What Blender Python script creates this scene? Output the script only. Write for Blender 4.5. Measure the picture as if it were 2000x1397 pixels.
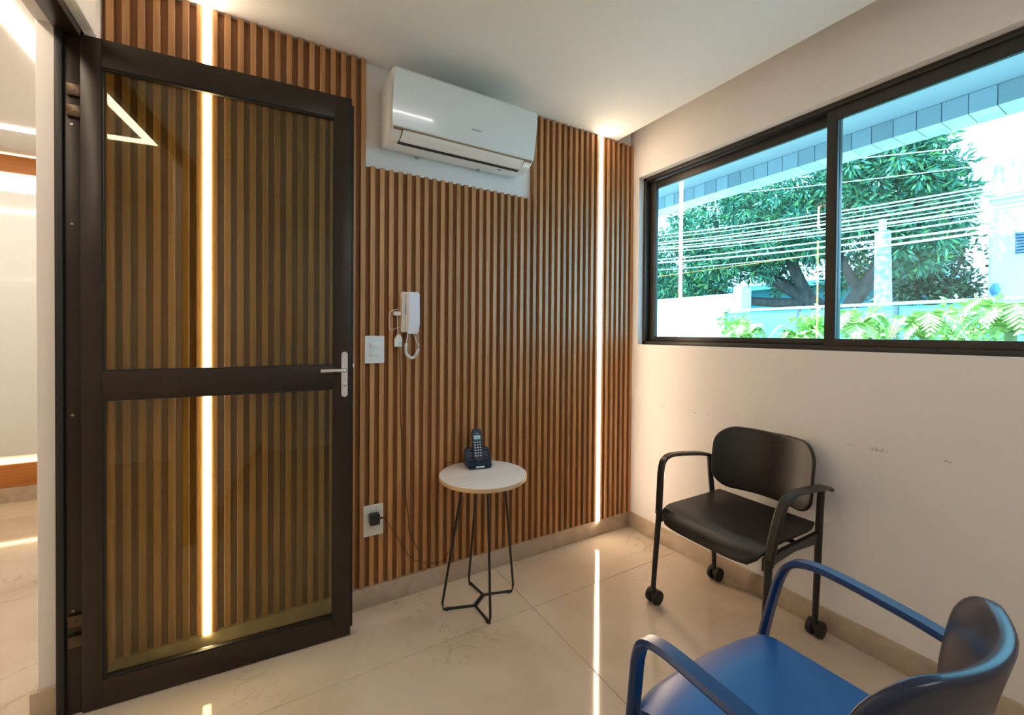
import bpy, bmesh, math, random
import numpy as np
from mathutils import Vector, Matrix
random.seed(7); RNG = np.random.default_rng(7)
S = bpy.context.scene
for o in list(bpy.data.objects): bpy.data.objects.remove(o)
COL = S.collection
# ------------------------------------------------------------------ camera
F_PX, YAW, PITCH, ROLL = 818.2956, .531856687, -.0102554697, .00751583648
CAM = Vector((-1.99802, -1.89722, 1.21775)); PY = 659.522
def cam_axes():
    cy, sy, cp, sp = math.cos(YAW), math.sin(YAW), math.cos(PITCH), math.sin(PITCH)
    f = Vector((sy*cp, cy*cp, sp)); r = Vector((cy, -sy, 0)); u = r.cross(f)
    return r*math.cos(ROLL)+u*math.sin(ROLL), -r*math.sin(ROLL)+u*math.cos(ROLL), f
AR, AU, AF = cam_axes()
cd = bpy.data.cameras.new('camera'); cam = bpy.data.objects.new('camera', cd); COL.objects.link(cam)
cd.sensor_fit = 'HORIZONTAL'; cd.sensor_width = 36; cd.lens = F_PX/2000*36
cd.shift_y = (PY-698.5)/2000; cd.clip_start = .02; cd.clip_end = 300
M = Matrix((AR, AU, -AF)).transposed().to_4x4(); M.translation = CAM; cam.matrix_world = M
S.camera = cam
def ray(x, y): return AF+AR*((x-1000)/F_PX)-AU*((y-PY)/F_PX)
def on_x(x, y, X=0.): d = ray(x, y); return CAM+d*((X-CAM.x)/d.x)
def on_y(x, y, Y=0.): d = ray(x, y); return CAM+d*((Y-CAM.y)/d.y)
def on_z(x, y, Z=0.): d = ray(x, y); return CAM+d*((Z-CAM.z)/d.z)
# ------------------------------------------------------------------ world, sun, exposure
W = bpy.data.worlds.new('sky'); S.world = W; W.use_nodes = True
bg = W.node_tree.nodes['Background']; bg.inputs[0].default_value = (.55, .82, 1, 1); bg.inputs[1].default_value = 3.0
sd = bpy.data.lights.new('sun', 'SUN'); sd.energy = 6; sd.angle = .01; sd.color = (1, .95, .84)
sun = bpy.data.objects.new('sun', sd); COL.objects.link(sun); sun.location = (-4, 8, 12)
sun.rotation_euler = Vector((.36, -.42, -.83)).to_track_quat('-Z', 'Y').to_euler()
S.view_settings.view_transform = 'Standard'; S.view_settings.look = 'None'
S.view_settings.gamma = 1; S.view_settings.use_curve_mapping = False
S.view_settings.exposure = 1.28
# ------------------------------------------------------------------ materials
def mat(name, color, rough=.5, metal=0., spec=.5, coat=0., emit=None, estr=0.):
    m = bpy.data.materials.new(name); m.use_nodes = True; b = m.node_tree.nodes['Principled BSDF']
    b.inputs['Base Color'].default_value = (*color, 1); b.inputs['Roughness'].default_value = rough
    b.inputs['Metallic'].default_value = metal; b.inputs['Specular IOR Level'].default_value = spec
    b.inputs['Coat Weight'].default_value = coat; b.inputs['Coat Roughness'].default_value = .05
    if emit: b.inputs['Emission Color'].default_value = (*emit, 1); b.inputs['Emission Strength'].default_value = estr
    return m
def nd(m, t, **kw):
    n = m.node_tree.nodes.new(t)
    for k, v in kw.items(): setattr(n, k, v)
    return n
def lk(m, a, b): m.node_tree.links.new(a, b)
def ramp(m, stops):
    r = nd(m, 'ShaderNodeValToRGB'); e = r.color_ramp.elements
    while len(e) < len(stops): e.new(.5)
    for i, (p, c) in enumerate(stops): e[i].position = p; e[i].color = (*c, 1)
    return r
def noise_mat(name, stops, scale=(1, 1, 1), nscale=5, detail=6, rough=.5, bump=0., dist=0., rnd=False, **kw):
    m = mat(name, stops[0][1], rough, **kw); b = m.node_tree.nodes['Principled BSDF']
    tc = nd(m, 'ShaderNodeTexCoord'); mp = nd(m, 'ShaderNodeMapping'); mp.inputs['Scale'].default_value = scale
    lk(m, tc.outputs['Object'], mp.inputs['Vector'])
    if rnd:
        oi = nd(m, 'ShaderNodeObjectInfo'); mu = nd(m, 'ShaderNodeMath', operation='MULTIPLY'); mu.inputs[1].default_value = 37
        lk(m, oi.outputs['Random'], mu.inputs[0]); lk(m, mu.outputs[0], mp.inputs['Location'])
    n = nd(m, 'ShaderNodeTexNoise'); n.inputs['Scale'].default_value = nscale; n.inputs['Detail'].default_value = detail
    n.inputs['Distortion'].default_value = dist
    lk(m, mp.outputs[0], n.inputs['Vector'])
    r = ramp(m, stops); lk(m, n.outputs['Fac'], r.inputs[0])
    out = r.outputs[0]
    if rnd:
        hs = nd(m, 'ShaderNodeHueSaturation'); mr = nd(m, 'ShaderNodeMapRange'); mr.inputs['To Min'].default_value = .82; mr.inputs['To Max'].default_value = 1.18
        lk(m, oi.outputs['Random'], mr.inputs['Value']); lk(m, mr.outputs[0], hs.inputs['Value']); lk(m, out, hs.inputs['Color']); out = hs.outputs[0]
    lk(m, out, b.inputs['Base Color'])
    if bump:
        bp = nd(m, 'ShaderNodeBump'); bp.inputs['Strength'].default_value = bump; bp.inputs['Distance'].default_value = .002
        lk(m, n.outputs['Fac'], bp.inputs['Height']); lk(m, bp.outputs[0], b.inputs['Normal'])
    return m
def emis(name, color, strength):
    m = bpy.data.materials.new(name); m.use_nodes = True; nt = m.node_tree; nt.nodes.remove(nt.nodes['Principled BSDF'])
    e = nt.nodes.new('ShaderNodeEmission'); e.inputs[0].default_value = (*color, 1); e.inputs[1].default_value = strength
    nt.links.new(e.outputs[0], nt.nodes['Material Output'].inputs[0]); return m
def glass_mat(name, tint, refl=1.):
    m = bpy.data.materials.new(name); m.use_nodes = True; nt = m.node_tree; nt.nodes.remove(nt.nodes['Principled BSDF'])
    t = nt.nodes.new('ShaderNodeBsdfTransparent'); t.inputs[0].default_value = (*tint, 1)
    g = nt.nodes.new('ShaderNodeBsdfGlossy'); g.inputs['Roughness'].default_value = .0; g.inputs[0].default_value = (refl, refl, refl, 1)
    fr = nt.nodes.new('ShaderNodeFresnel'); ge = nt.nodes.new('ShaderNodeNewGeometry'); mr = nt.nodes.new('ShaderNodeMapRange'); mr.inputs['To Min'].default_value = 1.5; mr.inputs['To Max'].default_value = 1/1.5
    nt.links.new(ge.outputs['Backfacing'], mr.inputs['Value']); nt.links.new(mr.outputs[0], fr.inputs[0]); mx = nt.nodes.new('ShaderNodeMixShader')
    nt.links.new(fr.outputs[0], mx.inputs[0]); nt.links.new(t.outputs[0], mx.inputs[1]); nt.links.new(g.outputs[0], mx.inputs[2])
    nt.links.new(mx.outputs[0], nt.nodes['Material Output'].inputs[0]); return m
WOOD = noise_mat('oak_slat', [(.25, (.36, .165, .058)), (.5, (.47, .225, .085)), (.75, (.56, .285, .12))], (60, 60, 2.2), 1.6, 7, rough=.36, bump=.15, dist=.6, rnd=True, spec=.6)
WOODB = noise_mat('oak_backing', [(.3, (.26, .11, .036)), (.7, (.36, .16, .055))], (50, 50, 2), 1.5, 5, rough=.6)
HWOOD = noise_mat('hall_wood', [(.3, (.36, .12, .02)), (.7, (.5, .19, .04))], (2, 50, 50), 1.5, 6, rough=.4)
PLASTER = noise_mat('wall_paint', [(.3, (.80, .765, .75)), (.7, (.83, .795, .78))], nscale=3, rough=.75)
CEIL = mat('ceiling_paint', (.82, .82, .81), .85)
WHITE = mat('white_plastic', (.82, .84, .85), .3)
WHITEG = mat('white_gloss_plastic', (.8, .84, .86), .14, coat=.5)
CREAM = mat('cream_plastic', (.8, .79, .72), .4)
GAP = mat('dark_slot', (.02, .03, .045), .5)
ALU = noise_mat('bronze_aluminium', [(.3, (.022, .013, .008)), (.7, (.028, .017, .011))], nscale=8, rough=.36, metal=.25)
WALU = noise_mat('window_aluminium', [(.3, (.03, .026, .023)), (.7, (.038, .032, .028))], nscale=8, rough=.4, metal=.2)
GASKET = mat('black_gasket', (.008, .008, .009), .5)
CHROME = mat('satin_chrome', (.78, .77, .8), .24, metal=1.)
BRONZE = mat('hinge_metal', (.09, .06, .04), .35, metal=.8)
BLACKM = mat('black_powder_coat', (.008, .008, .009), .4)
BLACKP = noise_mat('black_polypropylene', [(.3, (.012, .010, .010)), (.7, (.017, .014, .014))], nscale=300, rough=.38)
SEATREFL = noise_mat('seat_blue_reflection', [(.3, (.002, .07, .28)), (.7, (.002, .08, .33))], nscale=300, rough=.36)  # black plastic seat; the window's blue reflection is painted into the base colour
BACKREFL = noise_mat('back_navy_reflection', [(.3, (.010, .016, .045)), (.7, (.013, .02, .055))], nscale=300, rough=.3)  # black backrest tinted navy to stand for reflected window light
ARMREFL = noise_mat('arm_blue_reflection', [(.3, (.002, .028, .12)), (.7, (.003, .033, .14))], nscale=300, rough=.3)  # black arms; blue sky light from the window painted as colour
PHONEREFL = mat('phone_navy_reflection', (.006, .02, .05), .25)  # black phone plastic, its blue window reflection put into the colour
RUBBER = mat('black_rubber', (.012, .012, .012), .6)
LCD = mat('phone_screen', (.35, .6, .68), .2)
KEY = mat('key_grey', (.5, .58, .66), .4)
TABLETOP = noise_mat('pale_wood_top', [(.3, (.74, .68, .64)), (.7, (.82, .76, .72))], (3, 40, 40), 1.4, 5, rough=.38)
TABLEEDGE = mat('table_edge', (.62, .42, .24), .5)
LED = emis('led_strip', (1, .77, .53), 22)
LEDH = emis('hall_led', (1, .84, .64), 9)
LEDR = emis('room_led', (1, .94, .90), 42)
LEDC = emis('cove_led', (1, .7, .36), 6)
WGLASS = glass_mat('window_glass', (.70, .93, 1.))
DGLASS = glass_mat('door_glass', (.75, .75, .57), 1.)
STONE = noise_mat('beige_stone', [(.3, (.40, .31, .22)), (.6, (.50, .40, .30)), (.8, (.55, .46, .36))], nscale=7, rough=.25, dist=.8)
GROUT = mat('grout', (.45, .38, .31), .8)
def floor_mat():
    m = mat('polished_marble_tile', (.6, .5, .4), .07, spec=.5); b = m.node_tree.nodes['Principled BSDF']
    g = nd(m, 'ShaderNodeNewGeometry')
    n1 = nd(m, 'ShaderNodeTexNoise'); n1.inputs['Scale'].default_value = 2.2; n1.inputs['Detail'].default_value = 9; n1.inputs['Distortion'].default_value = .5
    lk(m, g.outputs['Position'], n1.inputs['Vector'])
    r1 = ramp(m, [(.3, (.50, .40, .30)), (.55, (.60, .50, .40)), (.75, (.64, .55, .45))]); lk(m, n1.outputs['Fac'], r1.inputs[0])
    n2 = nd(m, 'ShaderNodeTexNoise'); n2.inputs['Scale'].default_value = 2.6; n2.inputs['Detail'].default_value = 7; n2.inputs['Distortion'].default_value = 1.6
    lk(m, g.outputs['Position'], n2.inputs['Vector'])
    r2 = ramp(m, [(.485, (0, 0, 0)), (.497, (1, 1, 1)), (.503, (1, 1, 1)), (.515, (0, 0, 0))]); lk(m, n2.outputs['Fac'], r2.inputs[0])
    n3 = nd(m, 'ShaderNodeTexNoise'); n3.inputs['Scale'].default_value = 1.7; lk(m, g.outputs['Position'], n3.inputs['Vector'])
    r3 = ramp(m, [(.5, (0, 0, 0)), (.62, (.5, .5, .5))]); lk(m, n3.outputs['Fac'], r3.inputs[0])
    mu = nd(m, 'ShaderNodeMath', operation='MULTIPLY'); lk(m, r2.outputs[0], mu.inputs[0]); lk(m, r3.outputs[0], mu.inputs[1])
    mx = nd(m, 'ShaderNodeMix', data_type='RGBA'); lk(m, mu.outputs[0], mx.inputs[0]); lk(m, r1.outputs[0], mx.inputs[6]); mx.inputs[7].default_value = (.33, .24, .17, 1)
    lk(m, mx.outputs[2], b.inputs['Base Color'])
    n4 = nd(m, 'ShaderNodeTexNoise'); n4.inputs['Scale'].default_value = 2.5; n4.inputs['Detail'].default_value = 0; lk(m, g.outputs['Position'], n4.inputs['Vector'])
    bp = nd(m, 'ShaderNodeBump'); bp.inputs['Strength'].default_value = .05; bp.inputs['Distance'].default_value = .02
    lk(m, n4.outputs['Fac'], bp.inputs['Height']); lk(m, bp.outputs[0], b.inputs['Normal'])
    return m
FLOOR = floor_mat()
def wall_scuff_mat():
    # painted wall with a few rub marks left by chair backs at 0.79 m
    m = noise_mat('window_wall_paint', [(.3, (.80, .765, .75)), (.7, (.83, .795, .78))], nscale=3, rough=.7)
    b = m.node_tree.nodes['Principled BSDF']; base = b.inputs['Base Color'].links[0].from_socket
    g = nd(m, 'ShaderNodeNewGeometry'); tot = None
    for (y, z, ry, rz) in ((-.242, .801, .02, .006), (-.454, .797, .016, .006), (-.534, .797, .016, .005), (-1.152, .786, .02, .005), (-1.238, .787, .035, .012), (-1.426, .793, .013, .007)):
        mp = nd(m, 'ShaderNodeMapping'); mp.vector_type = 'TEXTURE'; mp.inputs['Location'].default_value = (0, y, z); mp.inputs['Scale'].default_value = (1, ry, rz)
        lk(m, g.outputs['Position'], mp.inputs['Vector'])
        ln = nd(m, 'ShaderNodeVectorMath', operation='LENGTH'); lk(m, mp.outputs[0], ln.inputs[0])
        mr = nd(m, 'ShaderNodeMapRange'); mr.inputs['From Min'].default_value = 1; mr.inputs['From Max'].default_value = .2; lk(m, ln.outputs['Value'], mr.inputs['Value'])
        if tot is None: tot = mr.outputs[0]
        else:
            a = nd(m, 'ShaderNodeMath', operation='MAXIMUM'); lk(m, tot, a.inputs[0]); lk(m, mr.outputs[0], a.inputs[1]); tot = a.outputs[0]
    n = nd(m, 'ShaderNodeTexNoise'); n.inputs['Scale'].default_value = 160; n.inputs['Detail'].default_value = 3; lk(m, g.outputs['Position'], n.inputs['Vector'])
    r = ramp(m, [(.5, (0, 0, 0)), (.58, (1, 1, 1))]); lk(m, n.outputs['Fac'], r.inputs[0])
    mu = nd(m, 'ShaderNodeMath', operation='MULTIPLY'); lk(m, tot, mu.inputs[0]); lk(m, r.outputs[0], mu.inputs[1])
    mx = nd(m, 'ShaderNodeMix', data_type='RGBA'); lk(m, mu.outputs[0], mx.inputs[0]); lk(m, base, mx.inputs[6]); mx.inputs[7].default_value = (.25, .2, .17, 1)
    lk(m, mx.outputs[2], b.inputs['Base Color']); return m
WALLR = wall_scuff_mat()
# ------------------------------------------------------------------ helpers
OFF = {}
def tag(o, label=None, cat=None, group=None, kind=None):
    if label: o['label'] = label
    if cat: o['category'] = cat
    if group: o['group'] = group
    if kind: o['kind'] = kind
    return o
def empty(name, loc, label=None, cat=None, rz=0., group=None, kind=None):
    o = bpy.data.objects.new(name, None); COL.objects.link(o); o.location = loc; o.rotation_euler = (0, 0, rz); o.empty_display_size = .1
    OFF[o.name] = Vector(loc); return tag(o, label, cat, group, kind)
def link(name, me, m, parent=None, local=False, smooth=False):
    # verts are world coordinates unless local (then they are in the parent's frame)
    o = bpy.data.objects.new(name, me); COL.objects.link(o)
    if m is not None and not me.materials: me.materials.append(m)
    if parent is not None:
        o.parent = parent; off = OFF.get(parent.name, Vector((0, 0, 0))); OFF[o.name] = off
        if not local and off.length > 0: me.transform(Matrix.Translation(-off))
    if smooth:
        me.polygons.foreach_set('use_smooth', [True]*len(me.polygons)); me.update()
    return o
def bm_obj(name, bm, m, parent=None, local=False, smooth=False, autos=None):
    bmesh.ops.recalc_face_normals(bm, faces=bm.faces)
    if autos is not None:
        for f in bm.faces: f.smooth = True
        for e in bm.edges:
            if len(e.link_faces) == 2 and e.calc_face_angle(0) > autos: e.smooth = False
    me = bpy.data.meshes.new(name); bm.to_mesh(me); bm.free()
    return link(name, me, m, parent, local, smooth)
def add_box(bm, lo, hi, bevel=0., seg=2):
    lo, hi = Vector(lo), Vector(hi); r = bmesh.ops.create_cube(bm, size=1)
    vs = r['verts']
    for v in vs: v.co = Vector((lo[i]+(hi[i]-lo[i])*(v.co[i]+.5) for i in range(3)))
    if bevel:
        es = list({e for v in vs for e in v.link_edges})
        bmesh.ops.bevel(bm, geom=es, offset=bevel, segments=seg, affect='EDGES', profile=.5)
def box(name, lo, hi, m, parent=None, bevel=0., local=False, seg=2):
    bm = bmesh.new(); add_box(bm, lo, hi, bevel, seg)
    return bm_obj(name, bm, m, parent, local, autos=.6 if bevel else None)
def boxes(name, lst, m, parent=None, bevel=0., local=False):
    bm = bmesh.new()
    for lo, hi in lst: add_box(bm, lo, hi, bevel)
    return bm_obj(name, bm, m, parent, local, autos=.6 if bevel else None)
def smooth_path(pts, n=6):
    pts = [Vector(p) for p in pts]; out = []
    for i in range(len(pts)-1):
        p0 = pts[max(i-1, 0)]; p1 = pts[i]; p2 = pts[i+1]; p3 = pts[min(i+2, len(pts)-1)]
        for k in range(n):
            t = k/n
            out.append(.5*((2*p1)+(p2-p0)*t+(2*p0-5*p1+4*p2-p3)*t*t+(3*p1-p0-3*p2+p3)*t**3))
    out.append(pts[-1]); return out
def add_sweep(bm, pts, rad, seg=8, up=None, closed=False):
    # rad: number, or list of (half width, half thickness); elliptical section; up fixes the thickness direction
    pts = [Vector(p) for p in pts]; n = len(pts); rings = []; prev = None
    for i, p in enumerate(pts):
        a = pts[(i-1) % n] if (closed or i > 0) else p; b = pts[(i+1) % n] if (closed or i < n-1) else p
        t = (b-a).normalized()
        if up is not None: s = t.cross(Vector(up)); s = s.normalized() if s.length > 1e-6 else t.orthogonal().normalized()
        elif prev is None: s = t.orthogonal().normalized()
        else: s = (prev-t*prev.dot(t)).normalized()
        prev = s; w = s.cross(t)
        r = rad[i] if isinstance(rad, (list, tuple)) else rad
        if not isinstance(r, (list, tuple)): r = (r, r)
        rings.append([bm.verts.new(p+s*(r[0]*math.cos(2*math.pi*k/seg))+w*(r[1]*math.sin(2*math.pi*k/seg))) for k in range(seg)])
    m = n if closed else n-1
    for i in range(m):
        A, B = rings[i], rings[(i+1) % n]
        for k in range(seg): bm.faces.new((A[k], A[(k+1) % seg], B[(k+1) % seg], B[k]))
    if not closed: bm.faces.new(rings[0][::-1]); bm.faces.new(rings[-1])
def tube(name, pts, rad, m, parent=None, seg=8, up=None, local=False, closed=False):
    bm = bmesh.new(); add_sweep(bm, pts, rad, seg, up, closed)
    return bm_obj(name, bm, m, parent, local, autos=.9)
def add_ribbon(bm, pts, wts, side):
    # flat bar: (half width, half thickness) per point, width along 'side'
    pts = [Vector(p) for p in pts]; side = Vector(side).normalized(); rings = []
    for i, p in enumerate(pts):
        t = (pts[min(i+1, len(pts)-1)]-pts[max(i-1, 0)]).normalized(); s = (side-t*side.dot(t)).normalized(); nn = s.cross(t); w, h = wts[i]
        c = min(h*.8, w*.4)
        prof = [(-w, -h+c), (-w+c, -h), (w-c, -h), (w, -h+c), (w, h-c), (w-c, h), (-w+c, h), (-w, h-c)]
        rings.append([bm.verts.new(p+s*a+nn*b) for a, b in prof])
    for A, B in zip(rings, rings[1:]):
        for k in range(8): bm.faces.new((A[k], A[(k+1) % 8], B[(k+1) % 8], B[k]))
    bm.faces.new(rings[0][::-1]); bm.faces.new(rings[-1])
def add_cyl(bm, a, b, r, seg=20, bev=0.):
    a, b = Vector(a), Vector(b); d = (b-a); L = d.length; d.normalize()
    if bev: add_sweep(bm, [a, a+d*bev*.3, a+d*bev, b-d*bev, b-d*bev*.3, b], [r-bev, r-bev*.3, r, r, r-bev*.3, r-bev], seg)
    else: add_sweep(bm, [a, b], r, seg)
def cyl(name, a, b, r, m, parent=None, seg=20, bev=0., local=False):
    bm = bmesh.new(); add_cyl(bm, a, b, r, seg, bev); return bm_obj(name, bm, m, parent, local, autos=.7)
def add_prism(bm, prof, axis, lo, hi):
    # prof: list of 2D points in the plane normal to axis ('x','y','z')
    def P(a, b, t): return {'x': (t, a, b), 'y': (a, t, b), 'z': (a, b, t)}[axis]
    A = [bm.verts.new(P(a, b, lo)) for a, b in prof]; B = [bm.verts.new(P(a, b, hi)) for a, b in prof]; n = len(prof)
    for k in range(n): bm.faces.new((A[k], A[(k+1) % n], B[(k+1) % n], B[k]))
    bm.faces.new(A[::-1]); bm.faces.new(B)
def rrect(cx, cy, w, h, r, n=5):
    pts = []
    for sx, sy, a0 in ((1, 1, 0), (-1, 1, 90), (-1, -1, 180), (1, -1, 270)):
        for k in range(n+1):
            a = math.radians(a0+90*k/n); pts.append((cx+sx*(w/2-r)+r*math.cos(a), cy+sy*(h/2-r)+r*math.sin(a)))
    return pts
def struct(name, o_label, cat, lst, m, bevel=0.):
    return tag(boxes(name, lst, m, bevel=bevel), o_label, cat, kind='structure')
# ------------------------------------------------------------------ room shell
H = 2.4; HB = .093; XL, XH, YB, YR = -2.47, -2.61, .03, -3.2
JY, OY, OZ = -.035, -1.22, 2.168          # doorway: far jamb, near jamb, head height
XE, YE = -5.2, 2.42                       # hall extents
floor = tag(boxes('floor', [((XE, YR, -.06), (.16, YE+.1, -.004))], GROUT), 'polished beige marble tile floor running through the doorway into the hall', 'floor', kind='structure')
xs = [XE, -4.173, -2.573, -.973, .1]; ys = [YR, -2.755, -1.555, -.355, .845, 2.045, YE+.05]
for i in range(len(xs)-1):
    for j in range(len(ys)-1):
        x0, x1, y0, y1 = xs[i]+.001, xs[i+1]-.001, ys[j]+.001, ys[j+1]-.001
        if x0 > -2.6 and y0 > 0: continue
        if x0 > -2.6: y1 = min(y1, .03)
        box('floor_tile', (x0, y0, -.004), (x1, y1, 0), FLOOR, floor, bevel=.0008, seg=1)
GX = -.145
struct('ceiling', 'smooth white plasterboard ceiling with a recess along the window wall', 'ceiling',
       [((XE-.1, YR-.1, 2.6), (.15, YE+.1, 2.7)), ((XL, YR, H), (GX, YB, H+.03)), ((GX-.02, YR, H+.03), (GX, YB, 2.56)), ((GX-.1, YR, 2.56), (.15, .05, 2.6))], CEIL)
wall_back = struct('wall_back', 'white wall behind the wooden slats, bare around the air conditioner', 'wall', [((XL-.002, YB, 0), (.15, .13, 2.6))], PLASTER)
struct('wall_left', 'white wall with the doorway opening to the hall', 'wall',
       [((XH, JY, 0), (XL, YE, 2.6)), ((XH, OY, OZ), (XL, JY, 2.6)), ((XH, YR, 0), (XL, OY, 2.6))], PLASTER, bevel=.006)
WY0, WY1, WZ0, WZ1 = -2.07, -.045, 1.155, 2.189
struct('wall_right', 'off-white window wall with faint chair scuff marks', 'wall',
       [((0, YR, 0), (.15, .03, WZ0)), ((0, YR, WZ1), (.15, .03, 2.6)), ((0, WY1, WZ0), (.15, .03, WZ1)), ((0, YR, WZ0), (.15, WY0, WZ1))], WALLR)
struct('wall_rear', 'plain white wall behind the camera', 'wall', [((XE, YR-.1, 0), (.15, YR, 2.6))], PLASTER)
struct('baseboard_back', 'beige stone baseboard beneath the wooden slats', 'baseboard', [((XL, .004, 0), (-.001, YB, HB))], STONE, .0015)
struct('baseboard_right', 'beige stone baseboard below the window wall', 'baseboard', [((-.013, YR, 0), (0, .003, HB))], STONE, .0015)
struct('baseboard_left', 'beige stone baseboard wrapping the end of the doorway wall', 'baseboard',
       [((XH-.013, JY-.013, 0), (XH+.07, JY, HB)), ((XH-.013, JY, 0), (XH, YE, HB)), ((XL, YR, 0), (XL+.013, OY, HB))], STONE, .0015)
# slats: each its own piece on a wooden backing
SW, SG, SD = .02, .0205, .02; PITCH_S = SW+SG
CUTL, CUTR, CUTZ = 13, 35, 1.945
boxes('backing_board', [((XL, SD, HB), (-1.626, YB, H)), ((-.757, SD, HB), (0, YB, H)), ((-1.626, SD, HB), (-.757, YB, CUTZ))], WOODB, wall_back)
def slat_mesh(z1):
    bm = bmesh.new(); add_box(bm, (0, 0, HB), (SW, SD, z1), .0012, 1); bmesh.ops.recalc_face_normals(bm, faces=bm.faces)
    me = bpy.data.meshes.new('slat'); bm.to_mesh(me); bm.free(); me.materials.append(WOOD); return me
FULL, SHORT = slat_mesh(H), slat_mesh(CUTZ)
L1, L2, LW = -2.183, -.274, .024
slats = [(L1-LW/2-SW-PITCH_S*k, FULL) for k in range(7)]
p2 = (L2-LW/2-(L1+LW/2)-SW)/46
slats += [(L1+LW/2+p2*k, SHORT if CUTL < k < CUTR else FULL) for k in range(47)]
p3 = (0-SW-(L2+LW/2))/6
slats += [(L2+LW/2+p3*k, FULL) for k in range(7)]
for x, me in slats:
    o = bpy.data.objects.new('slat', me); COL.objects.link(o); o.location = (max(x, XL), 0, 0); o.parent = wall_back
# LED profiles let into the slats
for x, lab in ((L1, 'glowing warm LED strip between the slats behind the glass door'), (L2, 'glowing warm LED strip between the slats near the window corner')):
    t = empty('led_strip', (x, SD, HB), lab, 'led light')
    box('diffuser', (x-LW/2+.001, -.003, HB), (x+LW/2-.001, .012, H-.004), LED, t)
    box('channel', (x-LW/2+.001, .012, HB), (x+LW/2-.001, SD, H-.004), WHITE, t)
# ------------------------------------------------------------------ window
win = empty('window_1', (.05, WY0, WZ0), 'wide dark aluminium sliding window with blue-tinted panes', 'window', kind='structure')
f0, f1 = .04, .11
boxes('window_frame', [((f0, WY0, WZ0), (f1, WY1, WZ0+.02)), ((f0, WY0, WZ1-.022), (f1, WY1, WZ1)), ((f0, WY1-.02, WZ0), (f1, WY1, WZ1)), ((f0, WY0, WZ0), (f1, WY0+.02, WZ1))], WALU, win, .0015)
ML, MR = -1.035, -1.06                  # meeting stiles
def sash(x0, x1, ya, yb, wl, wr):
    z0, z1 = WZ0+.02, WZ1-.024
    s = boxes('sash', [((x0+.0008, ya+wr-.003, z0), (x1-.0008, yb-wl+.003, z0+.03)), ((x0+.0008, ya+wr-.003, z1-.046), (x1-.0008, yb-wl+.003, z1)), ((x0, yb-wl, z0), (x1, yb, z1)), ((x0, ya, z0), (x1, ya+wr, z1))], WALU, win, .0015)
    xm = (x0+x1)/2
    box('pane', (xm-.003, ya+wr-.004, z0+.026), (xm+.003, yb-wl+.004, z1-.042), WGLASS, s)
    boxes('gasket', [((x0-.0008, ya+wr, z0+.03), (xm, ya+wr+.004, z1-.046)), ((x0-.0008, yb-wl-.004, z0+.03), (xm, yb-wl, z1-.046)), ((x0-.0008, ya+wr, z1-.05), (xm, yb-wl, z1-.046))], GASKET, s)
    return s
sl = sash(.078, .104, ML-.035, WY1-.02, .042, .036)
sr = sash(.046, .072, WY0+.02, ML, .036, .042)
box('latch', (.072, WY1-.045, 1.52), (.078, WY1-.031, 1.63), GASKET, sl, .002)
# ------------------------------------------------------------------ door frame and open glass door
tr = empty('trim_1', (-2.53, JY, 0), 'dark bronze aluminium frame lining the doorway', 'door frame', kind='structure')
box('frame_jamb', (-2.556, JY-.03, 0), (-2.50, JY, OZ), ALU, tr, .001)
box('frame_stop', (-2.556, JY-.042, 0), (-2.538, JY-.03, OZ-.03), GASKET, tr, .001)
box('frame_head', (-2.556, OY, OZ-.03), (-2.50, JY, OZ), ALU, tr, .001)
box('frame_jamb', (-2.556, OY, 0), (-2.50, OY+.03, OZ-.03), ALU, tr, .001)
bm = bmesh.new()
for z in (1.86, 1.55, .95, .33, .25):
    add_cyl(bm, (-2.52, JY-.032, z), (-2.52, JY-.029, z), .004, 10)
bm_obj('screw', bm, mat('screw_steel', (.3, .28, .25), .4, metal=1.), tr)
DA = math.atan2(-.136+.081, -1.706+2.497)
door = empty('door_1', (-2.497, -.081, 0), 'open dark aluminium door with tinted glass panes standing before the slats', 'door', rz=DA, kind='structure')
DW, DH, T = .795, 2.14, .034            # local: x along leaf, y toward the slats
def dbox(n, lo, hi, m, par=door, bev=.001): return box(n, lo, hi, m, par, bev, local=True)
dbox('stile', (0, 0, .006), (.05, T, DH), ALU); dbox('stile', (.732, 0, .006), (DW, T, DH), ALU)
dbox('rail', (.05, .0005, DH-.088), (.732, T-.0005, DH), ALU); dbox('rail', (.05, .0005, .996), (.732, T-.0005, 1.084), ALU); dbox('rail', (.05, .0005, .006), (.732, T-.0005, .092), ALU)
dbox('edge_rebate', (DW, .012, .03), (DW+.009, T, DH-.02), GASKET)
for z0, z1 in ((.092, .996), (1.084, DH-.088)):
    p = dbox('pane', (.048, .016, z0-.002), (.734, .022, z1+.002), DGLASS, bev=0)
    boxes('gasket', [((.05, .004, z0), (.055, .016, z1)), ((.727, .004, z0), (.732, .016, z1)), ((.05, .004, z0), (.732, .016, z0+.006)), ((.05, .004, z1-.006), (.732, .016, z1))], GASKET, p, 0, True)
bm = bmesh.new(); add_prism(bm, rrect(.77, 1.051, .0235, .178, .0115, 6), 'y', -.007, .0)
hp = bm_obj('handle_plate', bm, CHROME, door, True, autos=.6); hp['label'] = 'satin chrome door handle plate'
tube('lever', smooth_path([(.771, -.004, 1.069), (.771, -.03, 1.069), (.764, -.042, 1.069), (.74, -.044, 1.07), (.683, -.043, 1.07)], 5), [(.0075, .0075)]*21, CHROME, hp, 12, local=True)
cyl('lock_cylinder', (.77, -.012, 1.012), (.77, -.006, 1.012), .0085, CHROME, hp, 16, .001, True)
box('latch_bolt', (DW+.004, .012, 1.074), (DW+.013, .02, 1.09), CHROME, door, .001, True)
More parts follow.
